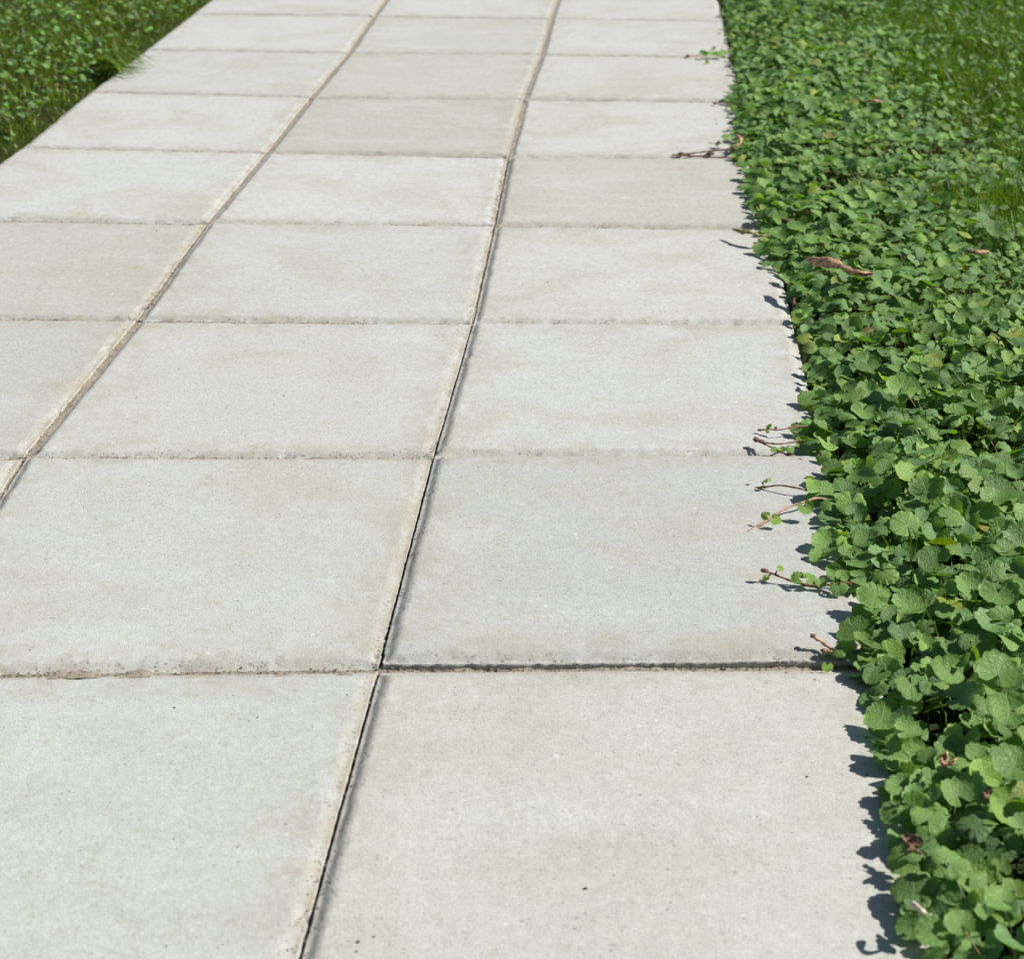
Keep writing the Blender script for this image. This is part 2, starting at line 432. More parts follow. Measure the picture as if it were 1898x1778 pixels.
def slab_mesh(P, lift, step, seed, gaps, tilt, sandy):
    """P: corners (front-left, front-right, back-right, back-left); gaps: half joint width on left, right, front, back"""
    P = [np.asarray(p, float) for p in P]
    cen = sum(P)/4
    ux = (P[1]+P[2]-P[0]-P[3]); W = np.linalg.norm(ux)/2; uy = (P[2]+P[3]-P[0]-P[1]); Lh = np.linalg.norm(uy)/2
    e = np.array([0, 0.0015, 0.0035, 0.0055, 0.0085, 0.0125, 0.016, 0.0185, 0.022, 0.03])
    def lines(L, g0, g1):
        a = g0+e; bb = L-g1-e[::-1]
        mid = np.arange(a[-1]+step, bb[0]-step*0.5, step)
        return np.concatenate([a, mid, bb])/L
    S = lines(W, gaps[0], gaps[1]); T = lines(Lh, gaps[2], gaps[3])
    s, t = np.meshgrid(S, T)
    XY = ((1-s)*(1-t))[..., None]*P[0] + (s*(1-t))[..., None]*P[1] + (s*t)[..., None]*P[2] + ((1-s)*t)[..., None]*P[3]
    dl = s*W-gaps[0]; dr = (1-s)*W-gaps[1]; df = t*Lh-gaps[2]; db = (1-t)*Lh-gaps[3]
    d = np.minimum(np.minimum(dl, dr), np.minimum(df, db))
    # rounded corner
    x, y = XY[..., 0], XY[..., 1]
    wob = (vnoise(x, y, 40, seed)-.5)*0.0024 + (vnoise(x, y, 220, seed+1)-.5)*0.0022
    dd = d + np.where(d < 0.03, wob*np.clip(d/0.006, 0, 1), 0)
    bottom = 0.0060
    cd = np.clip((np.minimum(df, db)-dr)/0.004, -1, 1)*.5+.5; cd = np.where(dr < dl, cd, 0)
    ld = np.where(dl < dr, np.clip((np.minimum(df, db)-dl)/0.004, -1, 1)*.5+.5, 0)
    cw = 0.0125-0.002*cd-0.0035*ld; bottom = 0.0058-0.0034*cd-0.0002*ld
    prof = np.clip((dd-0.003)/cw, 0, 1)
    prof = prof*0.75 + 0.25*prof*prof*(3-2*prof)
    z = -bottom*(1-prof)
    z += (vnoise(x, y, 250, seed+3)-.5)*np.where(df < .02, .0016, .0008)*(d < 0.025) + (vnoise(x, y, 14, seed+4)-.5)*0.0011
    # chipped places along the arris
    chip = np.clip(vnoise(x, y, 55, seed+5)-np.where(df < .02, 0.66, 0.80), 0, 1)*5
    z -= np.where(d < 0.012, chip*0.004*np.clip(vnoise(x, y, 300, seed+6)*1.4-.2, 0, 1), 0)
    z += lift + (s-.5)*tilt[0] + (t-.5)*tilt[1]
    # ragged outline
    out = (d < 0.0008)
    j1 = (vnoise(x, y, 40, seed+7)-.5)*0.0007 + (vnoise(x, y, 330, seed+8)-.5)*0.0011 - chip*0.0012
    ds = np.where(dl < 0.0008, -1, np.where(dr < 0.0008, 1, 0)); dt = np.where(df < 0.0008, -1, np.where(db < 0.0008, 1, 0))
    ex = ux/np.linalg.norm(ux); ey = uy/np.linalg.norm(uy)
    XY = XY + (out*j1*ds)[..., None]*ex + (out*j1*dt)[..., None]*ey
    ny, nx = s.shape
    V = np.concatenate([XY-cen, z[..., None]], -1).reshape(-1, 3)
    i = np.arange(ny-1)[:, None]*nx + np.arange(nx-1)[None, :]
    F = np.stack([i, i+1, i+nx+1, i+nx], -1).reshape(-1, 4)
    # skirt
    ring = np.concatenate([np.arange(nx), np.arange(1, ny)*nx+nx-1, (ny-1)*nx+np.arange(nx-2, -1, -1), np.arange(ny-2, 0, -1)*nx])
    n0 = len(V); SK = V[ring].copy(); SK2 = SK.copy(); SK[:, 2] -= 0.004; SK[:, :2] *= 0.9985; SK2[:, 2] = -0.0435; SK2[:, :2] *= 0.998
    V = np.concatenate([V, SK, SK2]); m = len(ring)
    a = np.arange(m); bq = (a+1) % m
    F2 = np.stack([ring[bq], ring[a], n0+a, n0+bq], -1); F3 = np.stack([n0+bq, n0+a, n0+m+a, n0+m+bq], -1)
    ed = np.concatenate([d.ravel(), np.zeros(2*m)])
    side = np.zeros_like(d)
    for dist, w in zip((dl, dr, df, db), sandy): side = np.maximum(side, w*np.clip(1-dist/0.02, 0, 1)**0.3)
    sa = np.concatenate([side.ravel(), side.ravel()[ring], side.ravel()[ring]])
    me = mesh_np("slab", V, [np.concatenate([F, F2, F3])], M_CONC, extra={"edge": ed, "sandy": sa, "chamfer": ed*0})
    return me, cen

GREY = (1, 1, 1)
COLS = {  # (col,row): tint seen in the photograph, relative to the plain slab
 (1, 4): (0.89, 0.88, 0.83), (1, 5): (0.93, 0.92, 0.88), (2, 3): (0.92, 0.90, 0.84), (2, 0): (0.90, 0.91, 0.90),
 (2, -1): (1.0, 0.99, 0.945), (1, 3): (1.05, 1.05, 1.04), (0, 2): (0.91, 0.90, 0.86), (0, 1): (0.90, 0.90, 0.88), (1, 0): (0.96, 0.97, 0.94),
 (1, -1): (0.96, 0.98, 0.97), (1, 6): (0.95, 0.95, 0.92), (2, 1): (1.0, 1.01, 1.0), (0, 3): (1.04, 1.05, 1.04), (0, 4): (1.04, 1.04, 1.04)}
LIFT = {(2, 0): 0.0062, (2, -1): 0.0022, (2, 1): 0.0026, (2, 2): 0.0012, (2, 3): 0.0016, (0, 3): 0.001}
for r in range(-2, 14):
    for c in (0, 1, 2):
        P = [node[(c-1, r)], node[(c, r)], node[(c, r+1)], node[(c-1, r+1)]]
        step = 0.005 if r <= 2 else (0.0085 if r <= 6 else 0.03)
        gl = 0.0022 if c else 0.0; gr = 0.0022 if c < 2 else 0.0
        if c == 2: gl = 0.0012
        if c == 1: gr = 0.0012 if r < 2 else 0.0026; gl = 0.0022
        if c == 0: gr = 0.0026
        gf = 0.0007 + 0.0008*random.random(); gb = 0.0007+0.0008*random.random()
        if r == 0 and c == 2: gf = 0.0018
        if r == -1 and c == 2: gb = 0.0095
        if r == -1 and c == 1: gb = 0.005
        tl = (random.uniform(-.0014, .0014), random.uniform(-.0018, .0018))
        lift = LIFT.get((c, r), random.uniform(-0.0006, 0.0010))
        sandy = (0.25, 1.0, 0.5, 0.6) if c < 2 else (0.10, 0.1, 0.45, 0.5)
        if (c, r) == (2, 0): sandy = (0.0, 0.1, 0.0, 0.6)
        me, cen = slab_mesh(P, lift, step, 100+r*17+c*5, (gl, gr, gf, gb), tl, sandy)
        o = link("slab", me, path, (cen[0], cen[1], 0))
        t = COLS.get((c, r), None)
        if t is None:
            q = random.uniform(0.97, 1.03); t = (q, q, q*random.uniform(0.97, 1.0))
        o.color = (*t, 1)

# sand in the joints, and loose grains
def joint_strip(soup, A, B, half, base, amp, seed, step=0.004):
    A = np.asarray(A); B = np.asarray(B); L = np.linalg.norm(B-A); n = max(8, int(L/step))
    e = (B-A)/L; nrm = np.array([e[1], -e[0]])
    u = np.linspace(0, 1, n); w = np.linspace(-half, half, 9)
    X = A[0]+np.outer(u, (B-A)[0:1])[:, 0][:, None] + nrm[0]*w[None, :]
    Y = A[1]+np.outer(u, (B-A)[1:2])[:, 0][:, None] + nrm[1]*w[None, :]
    Z = base + amp*((vnoise(X, Y, 35, seed)-.5)*1.6 + (vnoise(X, Y, 260, seed+1)-.5)*0.9)
    V = np.stack([X.ravel(), Y.ravel(), Z.ravel()], 1); nx = 9
    i = np.arange(n-1)[:, None]*nx + np.arange(nx-1)[None, :]
    F = np.stack([i, i+1, i+nx+1, i+nx], -1).reshape(-1, 4)
    soup.add(V, F4=F)
def fill(kind, c, r):
    """height of the sand: deep in the open joint below right, nearly full elsewhere"""
    if kind == 'col':
        if c == 1: return {-2: -.022, -1: -.020, 0: -.019, 1: -.0115, 2: -.0078, 3: -.0068, 4: -.0054}.get(r, -.0050)
        return -.0052 if r < 5 else -.0048
    if r == 0 and c == 2: return -.0058
    return -.0062 if r in (0, 1, 2) else -.0052
for r in range(-1, 9):
    for c in (0, 1):
        s = Soup(); joint_strip(s, node[(c, r)], node[(c, r+1)], 0.0085, fill('col', c, r), 0.0020, 300+r*3+c)
        link("joint_sand", s.mesh("joint_sand", M_SAND), path, kind='structure')
    if r > 0 or True:
        for c in (0, 1, 2):
            s = Soup(); joint_strip(s, node[(c-1, r)], node[(c, r)], 0.0085, fill('row', c, r), 0.0022, 400+r*3+c)
            link("joint_sand", s.mesh("joint_sand", M_SAND), path, kind='structure')

def grains(soup, P, size, cols):
    """tiny irregular stones"""
    n = len(P)
    base = np.array([(1, 0, 0), (-1, 0, 0), (0, 1, 0), (0, -1, 0), (0, 0, 1), (0, 0, -1)], float)
    F = np.array([(0, 2, 4), (2, 1, 4), (1, 3, 4), (3, 0, 4), (2, 0, 5), (1, 2, 5), (3, 1, 5), (0, 3, 5)])
    V = base[None]*size[:, None, None]*rng.uniform(0.6, 1.3, (n, 6, 1)) + rng.normal(0, 1, (n, 6, 3))*size[:, None, None]*0.15
    a = rng.uniform(0, 6.28, n); ca, sa = np.cos(a)[:, None], np.sin(a)[:, None]
    x = V[..., 0]*ca-V[..., 1]*sa; y = V[..., 0]*sa+V[..., 1]*ca
    V = np.stack([x, y, V[..., 2]*0.75], -1) + P[:, None, :]
    FF = (F[None]+6*np.arange(n)[:, None, None]).reshape(-1, 3)
    soup.add(V.reshape(-1, 3), FF, tint=np.repeat(cols, 6, 0))
gs = Soup()
def scatter_joint(A, B, n, spread, z, off=0.0):
    A = np.asarray(A); B = np.asarray(B); e = (B-A)/np.linalg.norm(B-A); nn = np.array([e[1], -e[0]])
    u = rng.uniform(0, 1, n)
    keep = vnoise(u*40, u*0, 0.35, int(abs(A[0]*1000+A[1]*777)) % 997) > rng.uniform(0.1, 0.75, n)
    u = u[keep]; w = rng.normal(0, spread, len(u)); w = np.where(rng.uniform(0, 1, len(u)) < .6, w*.6+off, w); m = len(u)
    XY = A[None]+(B-A)[None]*u[:, None]+nn[None]*w[:, None]
    zz = z + np.clip(np.abs(w)/0.016, 0, 1)*(-z) * 0.95
    P = np.concatenate([XY, zz[:, None]], 1)
    c = rng.uniform(0.5, 1.35, (m, 1))*np.array([[1.0, 0.95, 0.9]])
    c[rng.uniform(0, 1, m) < 0.33] = (0.22, 0.19, 0.16)
    grains(gs, P, rng.uniform(0.0004, 0.0013, m), c)
for r in range(-1, 7):
    for c in (0, 1):
        z0 = fill('col', c, r)+0.0006
        scatter_joint(node[(c, r)], node[(c, r+1)], 420 if r < 4 else 220, 0.0045, max(z0, -.0035 if c == 1 else -.0050), -.0042 if c == 1 else -.002)
    for c in (0, 1, 2):
        z0 = fill('row', c, r)+0.0008
        big = 900 if (r == 0 and c == 2) else (420 if r < 3 else 160)
        scatter_joint(node[(c-1, r)], node[(c, r)], big, 0.0036, z0)
link("sand_grains", gs.mesh("sand_grains", M_SAND, smooth=False), path, kind='stuff')

# crumbs of soil and grit lying on the slabs
cs = Soup(); n = 420
X = rng.uniform(-0.45, 0.93, n); Y = rng.uniform(-0.6, 3.8, n)
sz = rng.uniform(0.0004, 0.0011, n)*np.where(rng.uniform(0, 1, n) < 0.06, 1.8, 1)
cc = np.where(rng.uniform(0, 1, (n, 1)) < 0.6, np.array([[0.30, 0.22, 0.16]]), np.array([[0.8, 0.62, 0.45]]))
grains(cs, np.stack([X, Y, 0.0008+np.zeros(n)], 1), sz, cc)
XP = [(1510, 1262, .0032), (1496, 1440, .0018), (1607, 1437, .0016), (1085, 1648, .0022), (664, 1747, .0018), (693, 1737, .0012), (660, 1765, .0014), (1505, 1415, .0013), (1493, 1356, .0016)]
grains(cs, np.array([at(a, b, 0.002) for a, b, _ in XP]), np.array([q for _, _, q in XP]), np.tile([[0.35, 0.22, 0.15]], (len(XP), 1)))
link("soil_crumbs", cs.mesh("soil_crumbs", M_SAND, smooth=False), kind='stuff')

# ------------------------------------------------------------ ivy leaves
def leaf_variant(seed, lod):
    """kidney-shaped scalloped leaf, radius 1, stalk joint at the origin, tip towards +x"""
    rs = np.random.default_rng(seed)
    lobes = rs.integers(8, 12); dep = rs.uniform(.05, .11)
    per = 4 if lod == 0 else (3 if lod == 1 else 2)
    notch = rs.uniform(0.14, 0.50)
    m = lobes*per+1
    th = np.linspace(-np.pi+notch, np.pi-notch, m)
    ph = (np.arange(m) % per)/per
    if lod == 2: cren = np.where(np.arange(m) % 2 == 0, 0.91, 1.02)
    else: cren = 1.01-dep + dep*np.sin(np.pi*ph)**0.5 + rs.normal(0, .012, m)
    lo = 1 + 0.05*np.cos(th) + 0.05*np.sin(3*th+rs.uniform(0, 6)) - 0.12*np.exp(-((np.abs(th)-np.pi+notch)/0.3)**2)
    back = 0.86 + 0.14*np.cos(th*0.5)**0.5 if False else 1.0
    Rm = cren*lo*back
    rings = [0.22, 0.48, 0.74, 0.90, 1.0] if lod == 0 else ([0.35, 0.72, 1.0] if lod == 1 else [0.55, 1.0])
    V = [(0, 0, 0)]
    cup = rs.uniform(-0.32, 0.30); fold = rs.uniform(-0.08, 0.26); ph2 = rs.uniform(0, 6); wave = rs.uniform(0.05, 0.18)
    lobc = rs.uniform(.008, .030)*np.cos(2*np.pi*np.arange(m)/per)           # puckered between the veins
    for q in rings:
        rr = q*(1+(Rm-1)*q**2.2)
        x = rr*np.cos(th); y = rr*np.sin(th)
        z = cup*q**2 + fold*np.abs(y)*q*0.8 - lobc*q**1.3*1.0 + wave*np.sin(2.5*th+ph2)*q**2 - 0.10*np.clip(q-0.85, 0, 1)*rs.uniform(-2, 6)
        V += list(zip(x, y, z))
    V = np.array(V)
    V[1:, 2] += rs.normal(0, 0.020, len(V)-1)*np.hypot(V[1:, 0], V[1:, 1])
    F3 = [(0, 1+i, 2+i) for i in range(m-1)]; F4 = []
    for k in range(len(rings)-1):
        a = 1+k*m; b2 = 1+(k+1)*m
        F4 += [(a+i, b2+i, b2+i+1, a+i+1) for i in range(m-1)]
    return V, np.array(F3), np.array(F4), V[:, :2].copy()
NV = 22
LV = [[leaf_variant(50+v, lod) for v in range(NV)] for lod in (0, 1, 2)]

def rot_to(normal, spin):
    n = np.asarray(normal, float); n /= np.linalg.norm(n)
    a = np.array([math.cos(spin), math.sin(spin), 0.0]); a -= n*(a@n); a /= np.linalg.norm(a)
    return np.stack([a, np.cross(n, a), n], 1)

# outline of the ivy towards the path, as the tips of its leaves run in the photograph
EDGE = [(1700, 2150), (1682, 1900), (1672, 1790), (1652, 1700), (1648, 1640), (1625, 1590), (1632, 1540), (1618, 1480), (1618, 1420), (1600, 1370), (1598, 1310), (1580, 1270), (1556, 1235), (1535, 1200),
        (1568, 1180), (1566, 1150), (1590, 1125), (1588, 1100), (1540, 1090), (1532, 1065), (1524, 1030), (1508, 1000), (1512, 975), (1488, 935), (1480, 900), (1478, 870), (1470, 845), (1466, 815), (1464, 790), (1490, 775),
        (1492, 755), (1478, 745), (1486, 720), (1486, 660), (1478, 625), (1468, 600), (1462, 560), (1448, 525), (1430, 495), (1402, 470), (1402, 440), (1392, 420), (1384, 385), (1368, 345), (1372, 320), (1356, 300), (1350, 275),
        (1352, 255), (1346, 230), (1352, 205), (1340, 183), (1352, 160), (1357, 135), (1350, 105), (1346, 85), (1341, 60), (1338, 30), (1334, 0), (1322, -60), (1300, -150), (1270, -260), (1240, -330)]
EW = np.array([at(a, b2, 0.010)[:2] for a, b2 in EDGE]); EW = EW[np.argsort(EW[:, 1])]
def edge_x(y): return np.interp(y, EW[:, 1], EW[:, 0])
cs = Soup(); n = 520
Y = rng.uniform(-0.7, 3.6, n); X = edge_x(Y)+rng.normal(-.004, .018, n); ok = X < .93; X, Y = X[ok], Y[ok]; n = len(X)
grains(cs, np.stack([X, Y, 0.0008+np.zeros(n)], 1), rng.uniform(.0004, .0013, n), np.where(rng.uniform(0, 1, (n, 1)) < .7, np.array([[.28, .2, .14]]), np.array([[.9, .7, .5]])))
link("leaf_litter", cs.mesh("leaf_litter", M_SAND, smooth=False), kind='stuff')
def lawn_mix(x, y):
    """0 where ivy is closed, 1 where the grass takes over"""
    px, py, _ = to_px(np.stack([x, y, np.zeros_like(x)], -1))
    d = (px-1395) - (py-0)*0.85
    return np.clip(d/230 + (vnoise(x, y, 6, 77)-.5)*0.9, 0, 1)

petioles = Soup(); stuff_leaves = Soup(); cand = []

def place_leaf(P, rad, normal, spin, tint, var=None, pet=True):
    cand.append(dict(P=np.asarray(P, float), r=rad, n=np.asarray(normal, float), s=spin, t=np.asarray(tint, float), v=int(rng.integers(NV)) if var is None else var, pet=pet))

def rand_tint():
    u = rng.uniform()
    b_ = rng.uniform(0.72, 1.30)
    if u < 0.022: return np.array([1.6, 1.15, 0.75])*b_      # yellowing
    if u < 0.026: return np.array([1.8, 0.9, 0.8])*b_
    if u < 0.22: return np.array([1.22, 1.14, 0.85])*b_
    if u < 0.45: return np.array([0.88, 0.93, 1.15])*b_
    return np.array([1.0, 1.0, 0.95])*b_

HERO = [  # leaves one can pick out in the photograph: px, py, radius px, height, tilt x, tilt y (normal), spin, tint
 (1672, 716, 31, .052, -.10, -.55, 1.2, 1.22), (1600, 762, 23, .040, .1, -.4, -1.9, 1.1), (1694, 790, 25, .050, -.35, -.45, 2.3, .95), (1706, 630, 16, .04, .1, -.3, .6, 1.1),
 (1415, 460, 19, .022, -.45, -.45, 3.0, .8), (1420, 488, 11, .016, -.1, -.2, 2.8, .95), (1405, 352, 17, .028, -.2, -.15, 3.4, .72), (1397, 334, 16, .022, -.4, -.1, 2.8, .70),
 (1500, 741, 22, .020, -.15, -.4, 3.3, .95), (1560, 738, 15, .03, 0, -.2, 1.5, 1.), (1550, 665, 17, .03, .1, -.3, 2.5, 1.1), (1585, 672, 20, .035, .3, -.35, .4, .85), (1560, 560, 18, .03, .1, -.4, .9, 1.1),
 (1640, 575, 19, .036, .2, -.35, 2.2, 1.1), (1478, 797, 15, .016, -.2, -.45, 3.1, 1.0), (1518, 795, 18, .024, -.1, -.4, 4.4, .95), (1535, 1005, 31, .026, -.1, -.4, 3.5, 1.08), (1520, 1032, 20, .018, -.2, -.3, 3.9, 1.15),
 (1622, 1106, 34, .030, .05, -.45, 2.7, 1.12), (1610, 1140, 30, .024, -.1, -.4, 3.8, 1.0), (1590, 1175, 36, .022, -.45, -.25, 3.3, .78), (1680, 1125, 33, .036, .1, -.35, .5, 1.05), (1682, 975, 34, .044, .1, -.5, 1.9, 1.1),
 (1606, 1000, 28, .038, -.2, -.3, 2.6, .8), (1800, 1090, 34, .05, .1, -.4, 2.2, 1.08), (1850, 1100, 38, .052, -.1, -.4, 4.6, .95), (1850, 1250, 43, .055, .1, -.5, 1.2, 1.08), (1872, 1318, 42, .060, -.15, -.45, 3.0, 1.12), (1880, 1420, 42, .055, .05, -.5, 2.6, .95),
 (1795, 1420, 32, .035, .2, -.4, .9, 1.15), (1690, 1270, 34, .030, .0, -.35, 4.9, 1.15), (1625, 1250, 30, .026, -.4, -.25, 3.5, .85), (1635, 1335, 34, .026, -.2, -.35, 3.4, 1.0), (1680, 1355, 27, .032, .1, -.4, .3, 1.2),
 (1672, 1460, 30, .030, -.15, -.35, 3.1, 1.05), (1662, 1508, 31, .026, -.4, -.3, 2.8, .95), (1775, 1475, 34, .040, .15, -.4, 2.1, .95), (1720, 1520, 34, .036, .1, -.35, 1.1, 1.12), (1678, 1600, 34, .028, -.3, -.4, 3.0, .95),
 (1760, 1600, 36, .040, .15, -.4, .7, 1.1), (1695, 1655, 42, .032, -.2, -.4, 2.9, .72), (1830, 1300, 30, .045, .2, -.3, 5.0, 1.0), (1855, 1670, 30, .05, .1, -.4, 2.6, 1.35), (1690, 1720, 30, .026, -.4, -.3, 3.0, .8), (1780, 1715, 30, .04, 0, -.4, 2.0, 1.1),
 (1730, 1730, 34, .034, -.1, -.5, 2.9, 1.1), (1840, 925, 26, .05, .1, -.4, 1.3, 1.1), (1760, 960, 28, .045, .15, -.35, .2, 1.0), (1640, 870, 22, .04, -.2, -.4, 1.9, 1.05), (1545, 870, 24, .028, -.3, -.35, 2.9, .82), (1580, 875, 20, .032, .2, -.3, .5, .85),
 (1746, 470, 16, .04, .2, -.3, 1., 1.), (1480, 330, 16, .035, 0, -.5, 2., 1.05), (1505, 318, 20, .04, 0, -.5, .8, 1.12), (1565, 250, 17, .04, .1, -.4, 2.2, .98), (1472, 205, 20, .04, -.2, -.3, 3., .85), (1395, 225, 15, .025, -.3, -.3, 3., .9)]
hero_xy = []
for px, py, rp, h, tx, ty, sp, tb in HERO:
    if tx < -.05 and h < .033: h *= 0.62
    P = at(px, py, h); _, _, z = to_px(P[None]); rad = rp*z[0]/F_PX
    place_leaf(P, rad, (tx*0.8, ty*0.8, 1), sp, np.array([1, 1, .95])*tb*rng.uniform(.93, 1.07))
    hero_xy.append((P[0], P[1], rad))
hero_xy = np.array(hero_xy)

def ivy_layer(spacing, r0, r1, h0, h1, inset, seed, tiltamp, drop=0.0, xmax=2.35):
    ys = np.arange(-0.95, 5.6, spacing); n = 0
    for j, y in enumerate(ys):
        ex = float(edge_x(y))
        xs = np.arange(ex-0.02, xmax, spacing) + (j % 2)*spacing*.5
        xs = xs + rng.uniform(-.45, .45, len(xs))*spacing
        yy = y + rng.uniform(-.45, .45, len(xs))*spacing
        for x, y2 in zip(xs, yy):
            if h1 > .03 and vnoise(x, y2, 28, 5) > .80: continue
            px, py, zc = to_px(np.array([x, y2, 0.02]))
            if px > 2150 or py < -220 or py > 2150: continue
            if (px > 1960 or py < -60 or py > 1900) and rng.uniform() < 0.35: continue
            if rng.uniform() < drop: continue
            mixv = float(lawn_mix(np.array([x]), np.array([y2]))[0])
            if mixv > 0.02 and rng.uniform() < mixv*0.92: continue
            rad = rng.uniform(r0, r1)*(1-0.30*mixv)*float(np.interp(y2, [-.6, .4, 2, 4], [1.18, 1, .90, .80]))*(0.80+0.40*float(vnoise(x, y2, 4, 91)))
            if rng.uniform() < 0.06: rad *= 1.3
            dx = x-float(edge_x(y2))
            if dx < rad*inset: continue
            # canopy height: low at the rim, fuller inside, with hollows
            hh = h0+(h1-h0)*float(vnoise(x, y2, 14, seed))
            rim = min(1.0, dx/0.13)
            hh = hh*(0.20+0.80*rim) + rng.uniform(-.006, .006)
            if len(hero_xy) and h1 > .03:
                dd = np.hypot(hero_xy[:, 0]-x, hero_xy[:, 1]-y2)
                if (dd < hero_xy[:, 2]*0.95).any(): hh = min(hh, 0.016)
            on_slab = x < 0.955
            hh = max(hh, 0.007 if on_slab else -0.008)
            nx = rng.normal(0.04, tiltamp) - 0.45*(1-rim)*rng.uniform(0.3, 1)
            nyv = rng.normal(-0.24, tiltamp)
            place_leaf((x, y2, hh), rad, (nx, nyv, 1), rng.uniform(0, 6.28), rand_tint())
            n += 1
    return n
ivy_layer(0.0205, .0092, .0168, .024, .052, 0.95, 21, 0.36)
ivy_layer(0.0228, .0080, .0148, .010, .032, 0.90, 22, 0.42, 0.10)
ivy_layer(0.0300, .0080, .0140, .000, .022, 1.05, 23, 0.5, 0.05)

def soften(P): return P
def emit_leaf(d, lod, soup):
    V, F3, F4, uv = LV[lod][d['v']]
    W = (V*d['r'])@rot_to(d['n'], d['s']).T + d['P']
    soup.add(W, F3, F4, uv, d['t'])

ivy = link("ground_ivy", None, loc=(1.25, 0.6, SOIL_Z), label="dense carpet of scalloped green leaves spilling over the right edge of the slab path", cat="ground ivy")
bpy.context.view_layer.update()
# the 300 that show largest become parts
score = []
for i, d in enumerate(cand):
    px, py, z = to_px(d['P'])
    view = (CAM-d['P']); view /= np.linalg.norm(view); nn = d['n']/np.linalg.norm(d['n'])
    s_ = (d['r']/z)**2*abs(view@nn)
    if not (15 < px < PW-12 and 12 < py < PH-12): s_ = 0
    s_ *= np.clip((d['P'][2]-0.004)/0.030, 0, 1)**1.5 if i >= len(HERO) else 9
    score.append(s_)
order = np.argsort(-np.array(score)); chosen = set(order[:300].tolist())
part_mesh = []
for v in range(NV):
    V, F3, F4, uv = LV[0][v]
    part_mesh.append(mesh_np("leaf", V, [F3, F4], M_LEAF, uv, np.ones((len(V), 3))))
ivy_off = np.array([1.25, 0.6, SOIL_Z])
for i in order[:300]:
    d = cand[i]
    o = bpy.data.objects.new("leaf", part_mesh[d['v']]); C.objects.link(o); o.parent = ivy
    m = Matrix.Identity(4); Rm = rot_to(d['n'], d['s'])*d['r']
    for a in range(3):
        for b2 in range(3): m[a][b2] = Rm[a][b2]
        m[a][3] = d['P'][a]-ivy_off[a]
    o.matrix_local = m
    o.color = (*d['t'], 1)
for i, d in enumerate(cand):
    if i in chosen: continue
    d2 = dict(d); d2['P'] = d['P']-ivy_off
    px, py, z = to_px(d['P'])
    emit_leaf(d2, 1 if z < 2.9 else 2, stuff_leaves)
for i, d in enumerate(cand):
    px, py, z = to_px(d['P'])
    if z > 3.6 and i not in chosen: continue
    if i >= len(HERO) and rng.uniform() < 0.25: continue
    P = d['P']; on_slab = P[0] < 0.965
    lean = rng.normal(0, 0.010, 2) + np.array([0.012, 0])
    ft = np.array([P[0]+lean[0]+(0.03 if on_slab else 0), P[1]+lean[1], (0.003 if P[0]+lean[0] < 0.93 else SOIL_Z)])
    mid = (P+ft)/2 + np.array([0.3*lean[0], 0.3*lean[1], 0.006])
    c = np.array([1.0, 1, 1])*rng.uniform(.7, 1.2)
    if rng.uniform() < 0.3: c = np.array([1.5, .75, .7])
    tube(petioles, np.array([ft, mid, P-np.array([0, 0, .0004])])-ivy_off, [0.0008, .0007, .0005], 4, c)
# trailing stems under the canopy
for k in range(150):
    y0 = rng.uniform(-0.7, 4.0); x0 = float(edge_x(y0))+rng.uniform(0.03, 0.6); a = rng.uniform(0, 6.28)
    P = [np.array([x0, y0])]
    for q in range(6):
        a += rng.normal(0, .3); P.append(P[-1]+0.022*np.array([math.cos(a), math.sin(a)]))
    P = [p for p in P if p[0] > 0.965]
    if len(P) < 3: continue
    Q = np.array([[p[0], p[1], SOIL_Z+0.006+rng.uniform(0, .014)] for p in P])
    tube(petioles, curve(Q, 12)-ivy_off, 0.0009, 4, (1.6, .6, .5) if rng.uniform() < .6 else (1, 1, 1))
link("foliage", stuff_leaves.mesh("foliage", M_LEAF), ivy, kind='stuff')
link("stalks", petioles.mesh("stalks", M_PET), ivy, kind='stuff')
print("leaves", len(cand))

# ------------------------------------------------------------ grass and lawn leaves
def blades(soup, X, Y, Z, L, W, lean, az, tint, spin=None):
    n = len(X); k = 4
    t = np.linspace(0, 1, k)[None, :]
    hx = np.cos(az)[:, None]; hy = np.sin(az)[:, None]
    ln = lean[:, None]
    out = L[:, None]*ln*t**1.7; up = L[:, None]*np.sqrt(np.clip(1-(ln*t**0.7)**2*0.8, 0.02, 1))*t
    cx = X[:, None]+hx*out; cy = Y[:, None]+hy*out; cz = Z[:, None]+up
    sp = (rng.uniform(0, 6.28, n) if spin is None else spin)[:, None]
    w = W[:, None]*np.array([[0.8, 1.0, 0.75, 0.08]])
    sx = np.cos(sp)*w; sy = np.sin(sp)*w
    A = np.stack([cx-sx, cy-sy, cz], -1); B = np.stack([cx+sx, cy+sy, cz], -1)
    V = np.stack([A, B], 2).reshape(n, 2*k, 3)
    f = np.array([(2*i, 2*i+1, 2*i+3, 2*i+2) for i in range(k-1)])
    F = (f[None]+2*k*np.arange(n)[:, None, None]).reshape(-1, 4)
    soup.add(V.reshape(-1, 3), F4=F, tint=np.repeat(tint, 2*k, 0))

def blade_tints(n):
    t = rng.uniform(0.65, 1.25, (n, 1))*np.array([[1, 1, 1]])
    t = t*np.stack([rng.uniform(.8, 1.25, n), rng.uniform(.9, 1.1, n), rng.uniform(.7, 1.3, n)], 1)
    dry = rng.uniform(0, 1, n) < 0.03
    t[dry] = np.array([2.6, 1.6, 3.0])*rng.uniform(.7, 1, (dry.sum(), 1))
    return t

